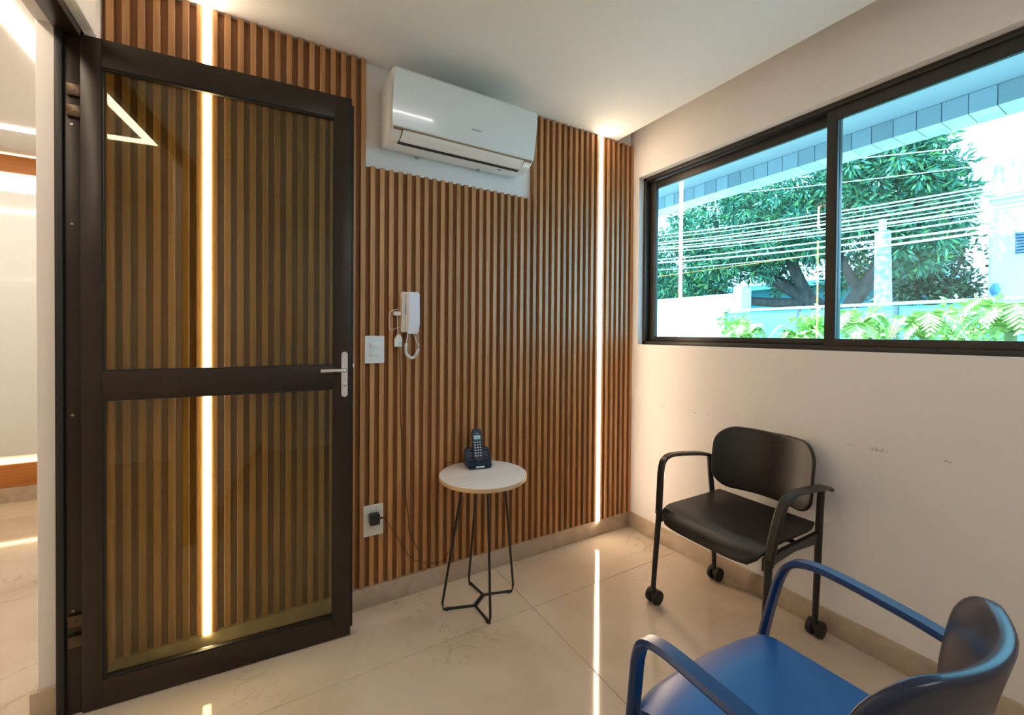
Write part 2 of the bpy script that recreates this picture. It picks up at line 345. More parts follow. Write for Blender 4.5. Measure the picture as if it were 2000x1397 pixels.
for z in (1.965, 1.9, .30, .235):
    hb_ = box('hinge', (-.034, .004, z-.018), (0, .012, z+.018), BRONZE, door, .001, True)
    cyl('hinge_screw', (-.016, .0035, z), (-.016, .0015, z), .004, BRONZE, hb_, 10, 0, True)
# ------------------------------------------------------------------ hall beyond the doorway
struct('wall_hall_end', 'white hall wall with wood bands and hidden lights', 'wall', [((XE, YE, 0), (XH, YE+.1, 2.6))], PLASTER)
struct('wall_hall_side', 'far white side wall of the hall', 'wall', [((XE-.1, YR, 0), (XE, YE+.1, 2.6))], PLASTER)
struct('ceiling_hall', 'white hall ceiling with recessed LED lines', 'ceiling', [((XE, YR, H), (XH, YE, H+.05))], CEIL)
struct('baseboard_hall', 'beige stone baseboard of the hall end wall', 'baseboard', [((XE, YE-.014, 0), (XH-.013, YE, .109))], STONE)
hp_ = empty('wall_panel', (-3.9, YE, .3), 'glossy white wall panel in the hall above a wood band', 'wall panel')
box('panel', (XE, YE-.045, .335), (XH-.001, YE-.02, 2.17), WHITEG, hp_, .002); box('spacer', (XE, YE-.02, .4), (XH-.001, YE, 2.1), WHITE, hp_)
wb = empty('wood_band', (-3.9, YE, .109), 'warm wooden band above the hall baseboard', 'wood trim')
box('board', (XE, YE-.016, .111), (XH-.001, YE, .272), HWOOD, wb, .001); box('glow_strip', (XE, YE-.013, .285), (XH-.02, YE-.003, .295), LEDC, wb)
pel = empty('pelmet', (-3.9, 2.25, 2.27), 'orange wooden pelmet under the hall ceiling', 'pelmet')
box('board', (XE, 2.235, 2.272), (XH-.001, 2.255, 2.385), HWOOD, pel, .001); box('underside', (XE, 2.255, 2.272), (XH-.001, YE, 2.284), WHITE, pel)
box('cove_strip', (XE, 2.262, 2.372), (XH-.02, 2.275, 2.38), LEDC, pel); box('downlight_strip', (XE, YE-.03, 2.262), (XH-.02, YE-.012, 2.272), LEDH, pel)
t = empty('hall_ceiling_light', (-3.5, 0, H), 'rectangular white LED line recessed in the hall ceiling', 'ceiling light')
for lo, hi in (((-2.865, -1.66, H-.006), (-2.795, 1.75, H+.004)), ((-4.8, 1.685, H-.006), (-2.865, 1.75, H+.004)), ((-4.8, -1.66, H-.006), (-2.865, -1.60, H+.004)), ((-4.86, -1.66, H-.006), (-4.8, 1.75, H+.004))):
    box('light_segment', lo, hi, LEDH, t)
# ------------------------------------------------------------------ room ceiling lights (seen mirrored in the air conditioner)
for y, x0, x1, lab in ((-2.35, -1.42, -.68, 'slim linear ceiling light behind the camera'),):
    t = empty('ceiling_light', ((x0+x1)/2, y, H), lab, 'ceiling light')
    box('housing', (x0-.006, y-.022, H-.003), (x1+.006, y+.022, H+.02), WHITE, t); box('diffuser', (x0, y-.016, H-.006), (x1, y+.016, H-.002), LEDR, t)
# ------------------------------------------------------------------ air conditioner
ac = empty('air_conditioner', (-1.2, YB, 2.04), 'white split air conditioner mounted high above the wooden slats', 'air conditioner')
X0, X1 = -1.556, -.858
def ac_prof():
    return [(YB, 2.041), (-.02, 2.030), (-.075, 2.030), (-.115, 2.038), (-.142, 2.052), (-.156, 2.068), (-.157, 2.074), (-.164, 2.12), (-.175, 2.18), (-.185, 2.24), (-.189, 2.278), (-.184, 2.292), (-.165, 2.299), (YB, 2.302)]
bm = bmesh.new(); add_prism(bm, ac_prof(), 'x', X0, X1)
es = [e for e in bm.edges if abs(e.verts[0].co.x-e.verts[1].co.x) < 1e-6]
bmesh.ops.bevel(bm, geom=es, offset=.008, segments=3, affect='EDGES', profile=.5)
body = bm_obj('body', bm, WHITEG, ac, autos=.5)
bm = bmesh.new(); add_prism(bm, [(-.158, 2.068), (-.162, 2.072), (-.1705, 2.12), (-.1817, 2.18), (-.1915, 2.24), (-.195, 2.272), (-.193, 2.286), (-.185, 2.296), (-.15, 2.297), (-.15, 2.068)], 'x', X0+.002, X1-.002)
bmesh.ops.bevel(bm, geom=[e for e in bm.edges if abs(e.verts[0].co.x-e.verts[1].co.x) < 1e-6], offset=.004, segments=2, affect='EDGES')
fp = bm_obj('front_panel', bm, WHITEG, ac, autos=.5)
lg = on_y(930, 254, -.176); box('maker_mark', (lg.x-.02, -.1775, lg.z-.003), (lg.x+.026, -.171, lg.z+.003), mat('logo_grey', (.5, .54, .54), .4), fp)
bm = bmesh.new(); add_prism(bm, [(-.159, 2.062), (-.157, 2.068), (-.15, 2.068), (-.15, 2.058)], 'x', X0+.01, X1-.01); bm_obj('seam', bm, mat('seam_tan', (.3, .2, .12), .5), ac)
bm = bmesh.new(); add_prism(bm, [(-.157, 2.060), (-.142, 2.049), (-.112, 2.0335), (-.10, 2.033), (-.11, 2.042), (-.14, 2.056)], 'x', X0+.05, X1-.055)
flap = bm_obj('air_flap', bm, WHITE, ac)
bm = bmesh.new(); add_prism(bm, [(-.102, 2.0335), (-.084, 2.0285), (-.084, 2.036), (-.102, 2.04)], 'x', X0+.045, X1-.05); bm_obj('outlet_slot', bm, GAP, ac)
for x in (X0+.048, X1-.053):
    bm = bmesh.new(); add_prism(bm, [(-.158, 2.0605), (-.142, 2.0483), (-.10, 2.0325), (-.10, 2.037), (-.14, 2.056), (-.157, 2.066)], 'x', x-.0012, x+.0012); bm_obj('flap_joint', bm, GAP, ac)
for px, py in ((814, 309), (934, 333), (975, 332)):
    q = on_z(px, py, 2.0295); box('underside_clip', (q.x-.008, q.y-.006, 2.027), (q.x+.008, q.y+.006, 2.033), mat('clip_grey', (.3, .36, .4), .5), ac, .001)
# ------------------------------------------------------------------ switch, outlet, intercom
def plate(name, lab, cat, pa, pb, y=-.008):
    a, b = on_y(*pa, -.004), on_y(*pb, -.004); x0, x1, z0, z1 = a.x, b.x, b.z, a.z
    t = empty(name, ((x0+x1)/2, 0, z0), lab, cat)
    bm = bmesh.new(); add_prism(bm, rrect((x0+x1)/2, (z0+z1)/2, x1-x0, z1-z0, .004), 'y', y, 0); bm_obj('plate', bm, WHITE if name == 'light_switch' else CREAM, t, autos=.6)
    return t, x0, x1, z0, z1
t, x0, x1, z0, z1 = plate('light_switch', 'white double rocker light switch on the slats beside the door handle', 'light switch', (712.5, 656), (750, 709))
for zc in (.665, .34):
    w = x1-x0; z = z0+(z1-z0)*zc; box('rocker', (x0+w*.28, -.0125, z-.0115), (x1-w*.24, -.006, z+.0115), WHITE, t, .0015)
t, x0, x1, z0, z1 = plate('wall_outlet', 'cream wall socket plate low on the slats beside the door', 'wall outlet', (710, 990), (748, 1041))
zc = z0+(z1-z0)*.34; xc = (x0+x1)/2
box('socket', (xc-.02, -.0095, zc-.011), (xc+.02, -.006, zc+.011), WHITE, t, .001)
bm = bmesh.new()
for k in (-.009, 0, .009): add_cyl(bm, (xc+k, -.0105, zc+(.002 if k else -.002)), (xc+k, -.009, zc+(.002 if k else -.002)), .0022, 8)
bm_obj('pin_hole', bm, GAP, t)
zp = z0+(z1-z0)*.6; t = empty('power_adapter', (xc, -.03, zp), 'black power adapter plugged into the cream wall socket', 'power adapter')
box('adapter_body', (xc-.022, -.048, zp-.022), (xc+.02, -.008, zp+.024), BLACKP, t, .005)
tube('strain_relief', [(xc+.02, -.03, zp), (xc+.03, -.03, zp-.001), (xc+.042, -.028, zp-.002)], [.006, .004, .002], BLACKP, t)
A_END = Vector((xc+.042, -.028, zp-.002))
ia, ib = on_y(784, 570, -.02), on_y(818, 652, -.045)
ix0, iz1 = ia.x, ia.z; iz0 = ib.z; iw = .078
ic = empty('intercom_phone', (ix0+.04, 0, iz0), 'white wall intercom phone with handset hung on the slats', 'intercom')
bm = bmesh.new(); add_prism(bm, [(0, iz0+.012), (-.022, iz0+.006), (-.03, iz0+.05), (-.03, iz1-.004), (-.024, iz1), (0, iz1)], 'x', ix0, ix0+.055)
bmesh.ops.bevel(bm, geom=[e for e in bm.edges if abs(e.verts[0].co.x-e.verts[1].co.x) < 1e-6], offset=.003, segments=2, affect='EDGES')
ibase = bm_obj('base', bm, WHITE, ic, autos=.5)
bm = bmesh.new(); add_prism(bm, [(-.026, iz0+.003), (-.042, iz0), (-.062, iz0+.045), (-.058, iz1-.012), (-.05, iz1-.001), (-.03, iz1), (-.03, iz0+.05)], 'x', ix0+.018, ix0+.074)
bmesh.ops.bevel(bm, geom=[e for e in bm.edges if abs(e.verts[0].co.x-e.verts[1].co.x) < 1e-6], offset=.006, segments=3, affect='EDGES')
bm_obj('handset', bm, mat('lilac_white_plastic', (.8, .8, .88), .25), ic, autos=.5)
box('speaker_slots', (ix0+.0165, -.034, iz0+.085), (ix0+.0175, -.0305, iz0+.13), GAP, ibase)
ca, cb = Vector((ix0+.05, -.04, iz0+.004)), Vector((ix0+.026, -.035, iz0+.006))
cp = smooth_path([ca, ca+Vector((.012, -.002, -.035)), ca+Vector((.024, -.004, -.066)), ca+Vector((-.003, -.006, -.112)), ca+Vector((-.032, -.004, -.096)), ca+Vector((-.034, 0, -.05)), ca+Vector((-.03, .0, -.03)), cb], 12)
bm = bmesh.new(); hel = []; n = len(cp)
for i in range(26, n-24):
    for k in range(6):
        a = cp[i].lerp(cp[i+1], k/6); d = (cp[i+1]-cp[i]).normalized(); s = d.cross(Vector((0, 1, 0))).normalized(); w = s.cross(d); ph = (i+k/6)*2*math.pi/1.3
        hel.append(a+s*(.0055*math.cos(ph))+w*(.0055*math.sin(ph)))
add_sweep(bm, cp[:27], .0016, 6); add_sweep(bm, hel, .0019, 5); add_sweep(bm, cp[n-25:], .0016, 6)
bm_obj('coiled_cord', bm, WHITE, ic, smooth=True)
c0 = on_y(775, 613, -.012); t = empty('cable_connector', c0, 'small white cable connector left of the intercom', 'connector')
box('connector_body', (c0.x-.014, -.026, c0.z-.008), (c0.x+.016, -.002, c0.z+.01), WHITE, t, .003)
q = [on_y(*p, -.008) for p in ((778, 604), (764, 608), (760, 622), (762, 644), (772, 642), (786, 637))]
tube('white_lead', smooth_path(q, 5), .0016, WHITE, t, 6)
c1 = on_y(777, 664, -.012); t2 = empty('cable_adapter', c1, 'small white adapter box dangling below the intercom connector', 'adapter')
bm = bmesh.new(); add_prism(bm, [(c1.x-.016, c1.z-.03), (c1.x+.016, c1.z-.03), (c1.x+.016, c1.z+.006), (c1.x+.006, c1.z+.024), (c1.x-.004, c1.z+.024), (c1.x-.016, c1.z+.004)], 'y', -.026, -.003); bm_obj('adapter_box', bm, CREAM, t2)
box('sticker', (c1.x-.002, -.0266, c1.z-.024), (c1.x+.014, -.026, c1.z-.012), mat('pale_blue_sticker', (.4, .7, .8), .5), t2)
tube('white_lead', [c0+Vector((0, -.004, -.008)), c1+Vector((0, -.002, .024))], .0016, WHITE, t2, 6)
DARKC = mat('brown_cable', (.03, .015, .008), .5)
def cable(lab, pts): return tag(tube('cable', smooth_path(pts, 6), .0014, DARKC, None, 6), lab, 'cable')
cable('thin dark cable running down the slats from the intercom adapter', [c1+Vector((.004, -.004, -.03))]+[on_y(*p, -.002) for p in ((782, 735), (783, 820), (788, 900), (792, 970), (798, 1010), (800, 1040), (816, 1072), (822, 1082))])
tp = on_z(936, 912, .586)
cable('thin black cable from the power adapter up to the cordless phone', [A_END]+[on_y(*p, -.009) for p in ((762, 1028), (778, 1052), (797, 1084), (815, 1096), (850, 1100))]+[on_y(868, 1092, -.01), on_y(884, 1060, -.03), on_y(896, 1015, -.04), on_y(905, 975, -.04), Vector((-1.25, -.018, .55)), Vector((-1.245, -.016, .594)), Vector((-1.215, -.035, .5935)), Vector((tp.x-.02, tp.y+.075, .592))])
# ------------------------------------------------------------------ side table
TZ, TR, TC = .586, .196, Vector((-1.152, -.212, 0))
tb = empty('side_table', TC, 'small round pale wood side table with black wire legs', 'side table')
bm = bmesh.new(); add_cyl(bm, TC+Vector((0, 0, TZ-.018)), TC+Vector((0, 0, TZ)), TR, 64, .0015)
bmesh.ops.recalc_face_normals(bm, faces=bm.faces); bm.normal_update()
for f in bm.faces: f.material_index = 1 if abs(f.normal.z) < .5 else 0
top = bm_obj('table_top', bm, TABLETOP, tb, autos=.5); top.data.materials.append(TABLEEDGE)
feet = {k: on_z(*p) for k, p in dict(ll=(862, 1193), fr=(958, 1222), rt=(1003, 1156), bk=(915, 1138)).items()}
m1, m2 = on_z(927, 1186), on_z(943, 1165)
tops = {k: on_z(*p, TZ-.018) for k, p in dict(ll=(902, 955), rt=(987, 953), fr=(953, 957), bk=(931, 955)).items()}
R_ = .0055
def leg_rod(a, b, ca_, cb_):
    P_ = [tops[a], feet[a].lerp(tops[a], .06)+Vector((0, 0, R_)), feet[a].lerp(ca_, .06)+Vector((0, 0, R_)), ca_+Vector((0, 0, R_)), cb_+Vector((0, 0, R_)), feet[b].lerp(cb_, .06)+Vector((0, 0, R_)), feet[b].lerp(tops[b], .06)+Vector((0, 0, R_)), tops[b]]
    return P_
d12 = Vector((m2.y-m1.y, -(m2.x-m1.x), 0)).normalized()*R_
tube('leg_rod', leg_rod('ll', 'rt', m1-d12, m2-d12), R_, BLACKM, tb, 10)
tube('leg_rod', leg_rod('bk', 'fr', m2+d12, m1+d12), R_, BLACKM, tb, 10)
for k, c_ in (('ll', m1), ('rt', m2), ('fr', m1), ('bk', m2)):
    q = feet[k].lerp(c_, .16); cyl('foot_pad', (q.x, q.y, 0), (q.x, q.y, .008), .0095, RUBBER, tb, 14, .002)
# ------------------------------------------------------------------ cordless phone
yawp = math.radians(-102)        # phone front turned toward the camera
ph = empty('phone_cradle', (tp.x, tp.y+.02, TZ), 'black charging cradle with window reflection painted in blue, on the round side table', 'phone cradle', rz=yawp)
bm = bmesh.new(); add_prism(bm, [(-.05, 0), (.055, 0), (.058, .012), (.045, .022), (.012, .034), (-.005, .078), (-.03, .085), (-.046, .06)], 'y', -.06, .06)
bmesh.ops.bevel(bm, geom=list(bm.edges), offset=.008, segments=2, affect='EDGES')
bm_obj('cradle_body', bm, PHONEREFL, ph, True, autos=.6)
box('name_strip', (.0555, -.02, .008), (.0592, .02, .014), mat('strip_white', (.7, .85, .95), .4), ph, 0, True)
hs = empty('cordless_handset', (tp.x, tp.y+.02, TZ+.02), 'black cordless phone handset with window reflection painted in blue, standing in the cradle', 'phone', rz=yawp)
tl = Matrix.Rotation(math.radians(-20), 4, 'Y')
def tilt(o, v): o.data.transform(Matrix.Translation(Vector(v)) @ tl); return o
bm = bmesh.new(); add_prism(bm, rrect(0, .078, .047, .158, .018, 5), 'x', -.012, .012)
bmesh.ops.bevel(bm, geom=[e for e in bm.edges if abs(e.verts[0].co.x-e.verts[1].co.x) < 1e-6], offset=.006, segments=3, affect='EDGES')
V0 = (.018, 0, .002)
hb2 = tilt(bm_obj('handset_body', bm, PHONEREFL, hs, True, autos=.6), V0)
tilt(box('screen', (.0118, -.016, .104), (.0128, .016, .124), LCD, hs, 0, True), V0)
tilt(box('earpiece', (.0118, -.009, .131), (.0126, .009, .1335), KEY, hs, 0, True), V0)
for r in range(6):
    for c in (-1, 0, 1):
        tilt(box('key', (.0116, c*.0125-.0035, .026+r*.0125), (.0134, c*.0125+.0035, .0315+r*.0125), KEY, hs, .0006, True, 1), V0)
# ------------------------------------------------------------------ chairs (local: x forward, y left)
def make_chair(loc, ang, lab, mats, group):
    PL, ARM, BACK = mats
    t = empty('armchair', loc, lab, 'chair', rz=ang, group=group)
    # seat: shell with waterfall front
    nu, nv = 18, 14; bm = bmesh.new(); g0, g1 = [], []
    for i in range(nu+1):
        a = i/nu; u = -.205+.452*a
        hw = .221-.035*max(0, (a-.82)/.18)**4-.012*max(0, (.12-a)/.12)**2
        ra, rb = [], []
        for j in range(nv+1):
            v = (j/nv*2-1); y = v*hw
            z = .447-.010*math.cos(v*math.pi/2)*math.sin(min(a*1.15, 1)*math.pi)-.052*max(0, (a-.74)/.26)**2.2+.008*max(0, (.15-a)/.15)
            uu = u-.02*(abs(v)**4)*(a > .8)*(a-.8)/.2
            ra.append(bm.verts.new((uu, y, z))); rb.append(bm.verts.new((uu-.004*a, y*.985, z-.013)))
        g0.append(ra); g1.append(rb)
    for g, fl in ((g0, False), (g1, True)):
        for i in range(nu):
            for j in range(nv):
                q = (g[i][j], g[i+1][j], g[i+1][j+1], g[i][j+1]); bm.faces.new(q[::-1] if fl else q)
    rim = [(i, 0) for i in range(nu+1)]+[(nu, j) for j in range(1, nv+1)]+[(i, nv) for i in range(nu-1, -1, -1)]+[(0, j) for j in range(nv-1, 0, -1)]
    for (a, b), (c, d) in zip(rim, rim[1:]+rim[:1]): bm.faces.new((g0[a][b], g1[a][b], g1[c][d], g0[c][d]))
    bm_obj('seat', bm, PL, t, True, autos=1.2)
    # backrest: rounded curved plate
    bm = bmesh.new(); ZB, ZT, HWB, RC = .482, .774, .223, .085; NR, NC = 22, 20; fr, bk = [], []
    for i in range(NR+1):
        a = .5-.5*math.cos(math.pi*i/NR); z = ZB+(ZT-ZB)*a; e = max(0, RC-min(z-ZB, ZT-z)); hw = HWB-RC+math.sqrt(max(RC*RC-e*e, 0)); hw = max(hw, .02)
        ra, rb = [], []
        for j in range(NC+1):
            y = hw*math.sin(math.pi/2*(j/NC*2-1)); edge = min(1., min(z-ZB, ZT-z, hw-abs(y))/.012); th = .004+.0075*math.sqrt(max(0, 1-(1-edge)**2))
            u = -.160-.10*(z-.5)-.080*(1-(y/HWB)**2)+.012*math.cos((z-.60)/.15*1.57)
            ra.append(bm.verts.new((u+th, y, z))); rb.append(bm.verts.new((u-th, y, z)))
        fr.append(ra); bk.append(rb)
    for g in (fr, bk):
        for i in range(NR):
            for j in range(NC): bm.faces.new((g[i][j], g[i][j+1], g[i+1][j+1], g[i+1][j]))
    rim = [(i, 0) for i in range(NR+1)]+[(NR, j) for j in range(1, NC+1)]+[(i, NC) for i in range(NR-1, -1, -1)]+[(0, j) for j in range(NC-1, 0, -1)]
    for (a, b), (c, d) in zip(rim, rim[1:]+rim[:1]): bm.faces.new((fr[a][b], bk[a][b], bk[c][d], fr[c][d]))
    bm_obj('backrest', bm, BACK, t, True, autos=1.2)
    for s in (1, -1):
        # arm: flat bar from the rear, forward, bending down into the front upright
        P_ = smooth_path([(-.188, s*.256, .612), (-.16, s*.26, .622), (-.09, s*.266, .633), (.02, s*.272, .644), (.09, s*.272, .645), (.135, s*.268, .628), (.158, s*.262, .585), (.172, s*.254, .52), (.186, s*.246, .44), (.192, s*.243, .40)], 4)
        n = len(P_); wt = []
        for i in range(n):
            a = i/(n-1); wt.append(((.027 if a < .08 else .022-.004*min(1, a*1.6)), .0075+.004*max(0, a-.5)))
        bm = bmesh.new(); add_ribbon(bm, P_, wt, (0, 1, 0)); bm_obj('armrest', bm, ARM, t, True, autos=.7)
        tube('leg', [(.188, s*.243, .42), (.2, s*.2435, .3), (.214, s*.244, .15), (.223, s*.244, .045)], [(.015, .013), (.0145, .0125), (.0135, .0115), (.012, .0105)], BLACKM, t, 10, local=True)
        tube('leg', [(-.172, s*.246, .612), (-.175, s*.240, .52), (-.182, s*.234, .42), (-.188, s*.228, .25), (-.186, s*.222, .045)], [(.013, .012), (.014, .013), (.0145, .0135), (.0135, .012), (.012, .0105)], BLACKM, t, 10, local=True)
        bm = bmesh.new(); add_prism(bm, [(-.2, .385), (-.2, .43), (.05, .425), (.195, .418), (.195, .372), (.12, .39), (0, .4)], 'y', s*.222, s*.238); bm_obj('side_rail', bm, BLACKM, t, True)
        for (u, v) in ((.225, .244), (-.185, .222)):
            cs = cyl('caster', (u, s*v, .028), (u, s*v, .07), .011, BLACKP, t, 12, .002, True)
            for d in (-1, 1): cyl('wheel', (u-.012, s*v+d*.007, .032), (u-.012, s*v+d*.027, .032), .032, RUBBER, cs, 24, .004, True)
    tube('cross_bar', [(-.06, -.222, .405), (-.06, .222, .405)], .009, BLACKM, t, 10, local=True)
    tube('cross_bar', [(.12, -.222, .398), (.12, .222, .398)], .009, BLACKM, t, 10, local=True)
    return t
make_chair((-.265, -.847, 0), math.radians(179.3), 'black plastic armchair on casters against the window wall', (BLACKP, BLACKP, BLACKP), 'armchairs')
make_chair((-1.10, -1.476, 0), math.radians(90.25), 'black plastic armchair in the foreground, blue window reflection painted in, seen over its backrest', (SEATREFL, ARMREFL, BACKREFL), 'armchairs')  # black chair whose blue window reflection is painted into seat, arms and back
# ------------------------------------------------------------------ outside
CONC = noise_mat('pavement', [(.3, (.2, .2, .18)), (.7, (.26, .25, .23))], nscale=4, rough=.9)
EAVE = mat('eave_paint', (.5, .58, .62), .7); TILEM = noise_mat('grey_tile', [(.3, (.34, .42, .46)), (.7, (.38, .46, .5))], nscale=6, rough=.3, rnd=True)
UTILE = noise_mat('pale_tile', [(.3, (.78, .82, .82)), (.7, (.84, .88, .88))], nscale=6, rough=.3, rnd=True)
struct('ground', 'pale paved yard outside the window', 'ground', [((.15, -14, -.2), (40, 30, -.05))], CONC)
ev = empty('eave', (.7, 0, 2.5), 'pale eave with a tiled beam outside the window', 'eave', kind='structure')
EY0, EY1 = -2.7, 2.3
box('soffit', (.15, EY0, 2.5), (1.2, EY1, 2.62), EAVE, ev); box('beam_core', (1.2, EY0, 2.396), (1.388, EY1, 2.75), mat('tile_grout', (.2, .25, .28), .8), ev)
def tile_mesh(name, sx, sy, sz, m):
    bm = bmesh.new(); add_box(bm, (0, 0, 0), (sx, sy, sz), .001, 1); me = bpy.data.meshes.new(name); bmesh.ops.recalc_face_normals(bm, faces=bm.faces); bm.to_mesh(me); bm.free(); me.materials.append(m); return me
TF = tile_mesh('face_tile', .007, .0985, .105, TILEM); TU = tile_mesh('underside_tile', .0955, .0985, .007, UTILE)
jy = on_x(1702, 275, 1.194).y
k0 = math.floor((EY0-jy)/.1025)+1
for k in range(k0, int((EY1-jy)/.1025)):
    y = jy+.1025*k+.002
    for me, x, z in ((TF, 1.194, 2.392), (TU, 1.195, 2.390), (TU, 1.2935, 2.390)):
        o = bpy.data.objects.new(me.name, me); COL.objects.link(o); o.parent = ev; o.location = Vector((x, y, z))-Vector((.7, 0, 2.5))
# fence
FX = 4.0; FM = mat('fence_rail', (.55, .6, .6), .5); FP = glass_mat('fence_glass', (.3, .8, .82)); FPO = mat('fence_panel', (.22, .62, .6), .3); FPOST = mat('fence_post', (.08, .11, .12), .5)
fe = empty('fence', (FX, 0, -.05), 'teal panel fence with dark posts between the garden plants and the street', 'fence')
fy = [1.93, .92, -.06, -1.03, -2.0, -3.0]
for y in fy: box('post', (FX-.02, y-.02, -.05), (FX+.02, y+.02, 1.56), FPOST, fe, .002)
for a, b in zip(fy, fy[1:]): box('panel', (FX-.006, b+.022, .1), (FX+.006, a-.022, 1.545), FPO, fe)
box('top_rail', (FX-.025, fy[-1]-.02, 1.56), (FX+.025, fy[0]+.02, 1.595), FM, fe, .003)
MW = mat('masonry_white', (.85, .85, .83), .8)
gw = empty('garden_wall', (5, 4, -.05), 'blown-out white garden wall beyond the left pane', 'wall')
box('masonry', (4.9, 2.35, -.05), (5.1, 7.5, 1.93), MW, gw); box('pillar', (4.86, 2.2, -.05), (5.14, 2.35, 2.02), mat('pillar_tile', (.45, .55, .62), .5), gw, .004)
# neighbour building
NB = empty('neighbour_building', (13, -1, -.05), 'white neighbouring building with stained parapet and louvred window', 'building')
STAIN = noise_mat('stained_parapet', [(.35, (.3, .29, .3)), (.55, (.62, .62, .62)), (.7, (.78, .78, .78))], (1, 4, 1), 3, 8, rough=.9)
NWH = mat('building_white', (.8, .81, .83), .8); NSH = mat('building_ledge', (.75, .75, .76), .8)
nz = lambda py: on_x(1950, py, 13).z
box('wall', (13, -8, -.05), (16, 1.0, nz(385)), NWH, NB); box('ledge', (12.85, -8, nz(385)), (16, 1.06, nz(370)), NSH, NB); box('parapet', (12.95, -8, nz(370)), (13.15, 1.03, nz(318)), STAIN, NB)
box('corner_pipe', (12.93, .93, -.05), (12.98, .97, nz(385)), NSH, NB)
w0, w1 = on_x(1984, 455, 13), on_x(1984, 496, 13)
wn = box('window_opening', (12.97, w0.y-.8, w1.z), (13.0, w0.y, w0.z), mat('window_dark', (.07, .12, .2), .4), NB)
for k in range(7):
    z = w1.z+(w0.z-w1.z)*(k+.5)/7; box('louvre', (12.93, w0.y-.78, z-.015), (12.965, w0.y-.02, z+.02), mat('louvre_blue', (.15, .24, .4), .5), wn) if k == 0 else box('louvre', (12.93, w0.y-.78, z-.015), (12.965, w0.y-.02, z+.02), bpy.data.materials['louvre_blue'], wn)
lp = on_x(1945, 566, 12.97); bm = bmesh.new(); add_sweep(bm, [(12.98, lp.y, lp.z-.13), (12.93, lp.y, lp.z-.1), (12.9, lp.y, lp.z), (12.93, lp.y, lp.z+.12), (12.98, lp.y, lp.z+.14)], [.03, .07, .09, .05, .02], 12)
wl_ = bm_obj('lamp_shade', bm, mat('wall_lamp_blue', (.08, .25, .5), .4), NB, smooth=True)
TEAL = mat('teal_house', (.03, .22, .26), .8)
th = empty('teal_house', (16, 5, -.05), 'dark teal house glimpsed under the mango tree', 'house')
box('wall', (16, 2.9, -.05), (19, 9.5, 3.1), TEAL, th); box('roof_slab', (15.7, 2.7, 3.1), (19.2, 9.7, 3.3), mat('teal_slab', (.1, .3, .33), .8), th); box('doorway', (15.95, 4.0, -.05), (16.0, 5.1, 2.3), mat('doorway_blue', (.02, .14, .28), .6), th)
# utility pole and wires
PX = 9.0; pb_, pt_ = on_x(1728, 590, PX), on_x(1724, 452, PX)
POLEM = noise_mat('mottled_concrete', [(.4, (.25, .25, .3)), (.6, (.65, .65, .7))], nscale=9, rough=.9)
up_ = empty('utility_pole', (PX, pb_.y, -.05), 'mottled concrete utility pole before the mango tree', 'utility pole')
tube('shaft', [(PX, pb_.y, -.05), (PX, pt_.y, pt_.z)], [.17, .13], POLEM, up_, 14); box('cap', (PX-.05, pt_.y-.05, pt_.z), (PX+.05, pt_.y+.05, pt_.z+.25), POLEM, up_, .01)
WIREM = mat('wire_pale', (.75, .8, .82), .5); WIREO = mat('wire_orange', (.6, .25, .06), .5)
wires = [(262, 330, 8, .012, 0), (300, 380, 8, .010, 0), (340, 452, 8.3, .018, 0), (347, 458, 8.3, .012, 0), (356, 466, 8.3, .012, 0), (366, 470, 8.5, .026, 0), (376, 476, 8.5, .012, 0), (386, 480, 8.5, .03, 0), (392, 486, 8.4, .012, 0), (402, 500, 8.4, .02, 0), (420, 506, 8.2, .026, 0), (432, 520, 8.2, .012, 0)]
ORD = ['topmost', 'second', 'third', 'fourth', 'fifth', 'sixth', 'seventh', 'eighth', 'ninth', 'tenth', 'eleventh', 'lowest']
for wi, (a, b, X, r, c) in enumerate(wires):
    p, q = on_x(2000, a, X), on_x(1290, b, X); d = q-p; p2_, q2_ = p-d*.25, q+d*.3
    pts = [p2_.lerp(q2_, k/16)-Vector((0, 0, .18*(1-(k/8-1)**2))) for k in range(17)]
    thick = r >= .018
    tag(tube('overhead_wire', pts, r*.75, WIREM, None, 6), ('thick' if thick else 'thin')+' pale overhead wire before the mango tree, '+ORD[wi]+('' if wi in (0, 11) else ' from the top'), 'overhead wire', 'overhead wires')
p, q = on_x(1860, 462, 8.8), on_x(1640, 492, 8.8); tag(tube('overhead_wire', [p+(p-q)*2, p, q, q+(q-p)*3], .012, WIREO, None, 6), 'single orange overhead wire behind the utility pole', 'overhead wire')
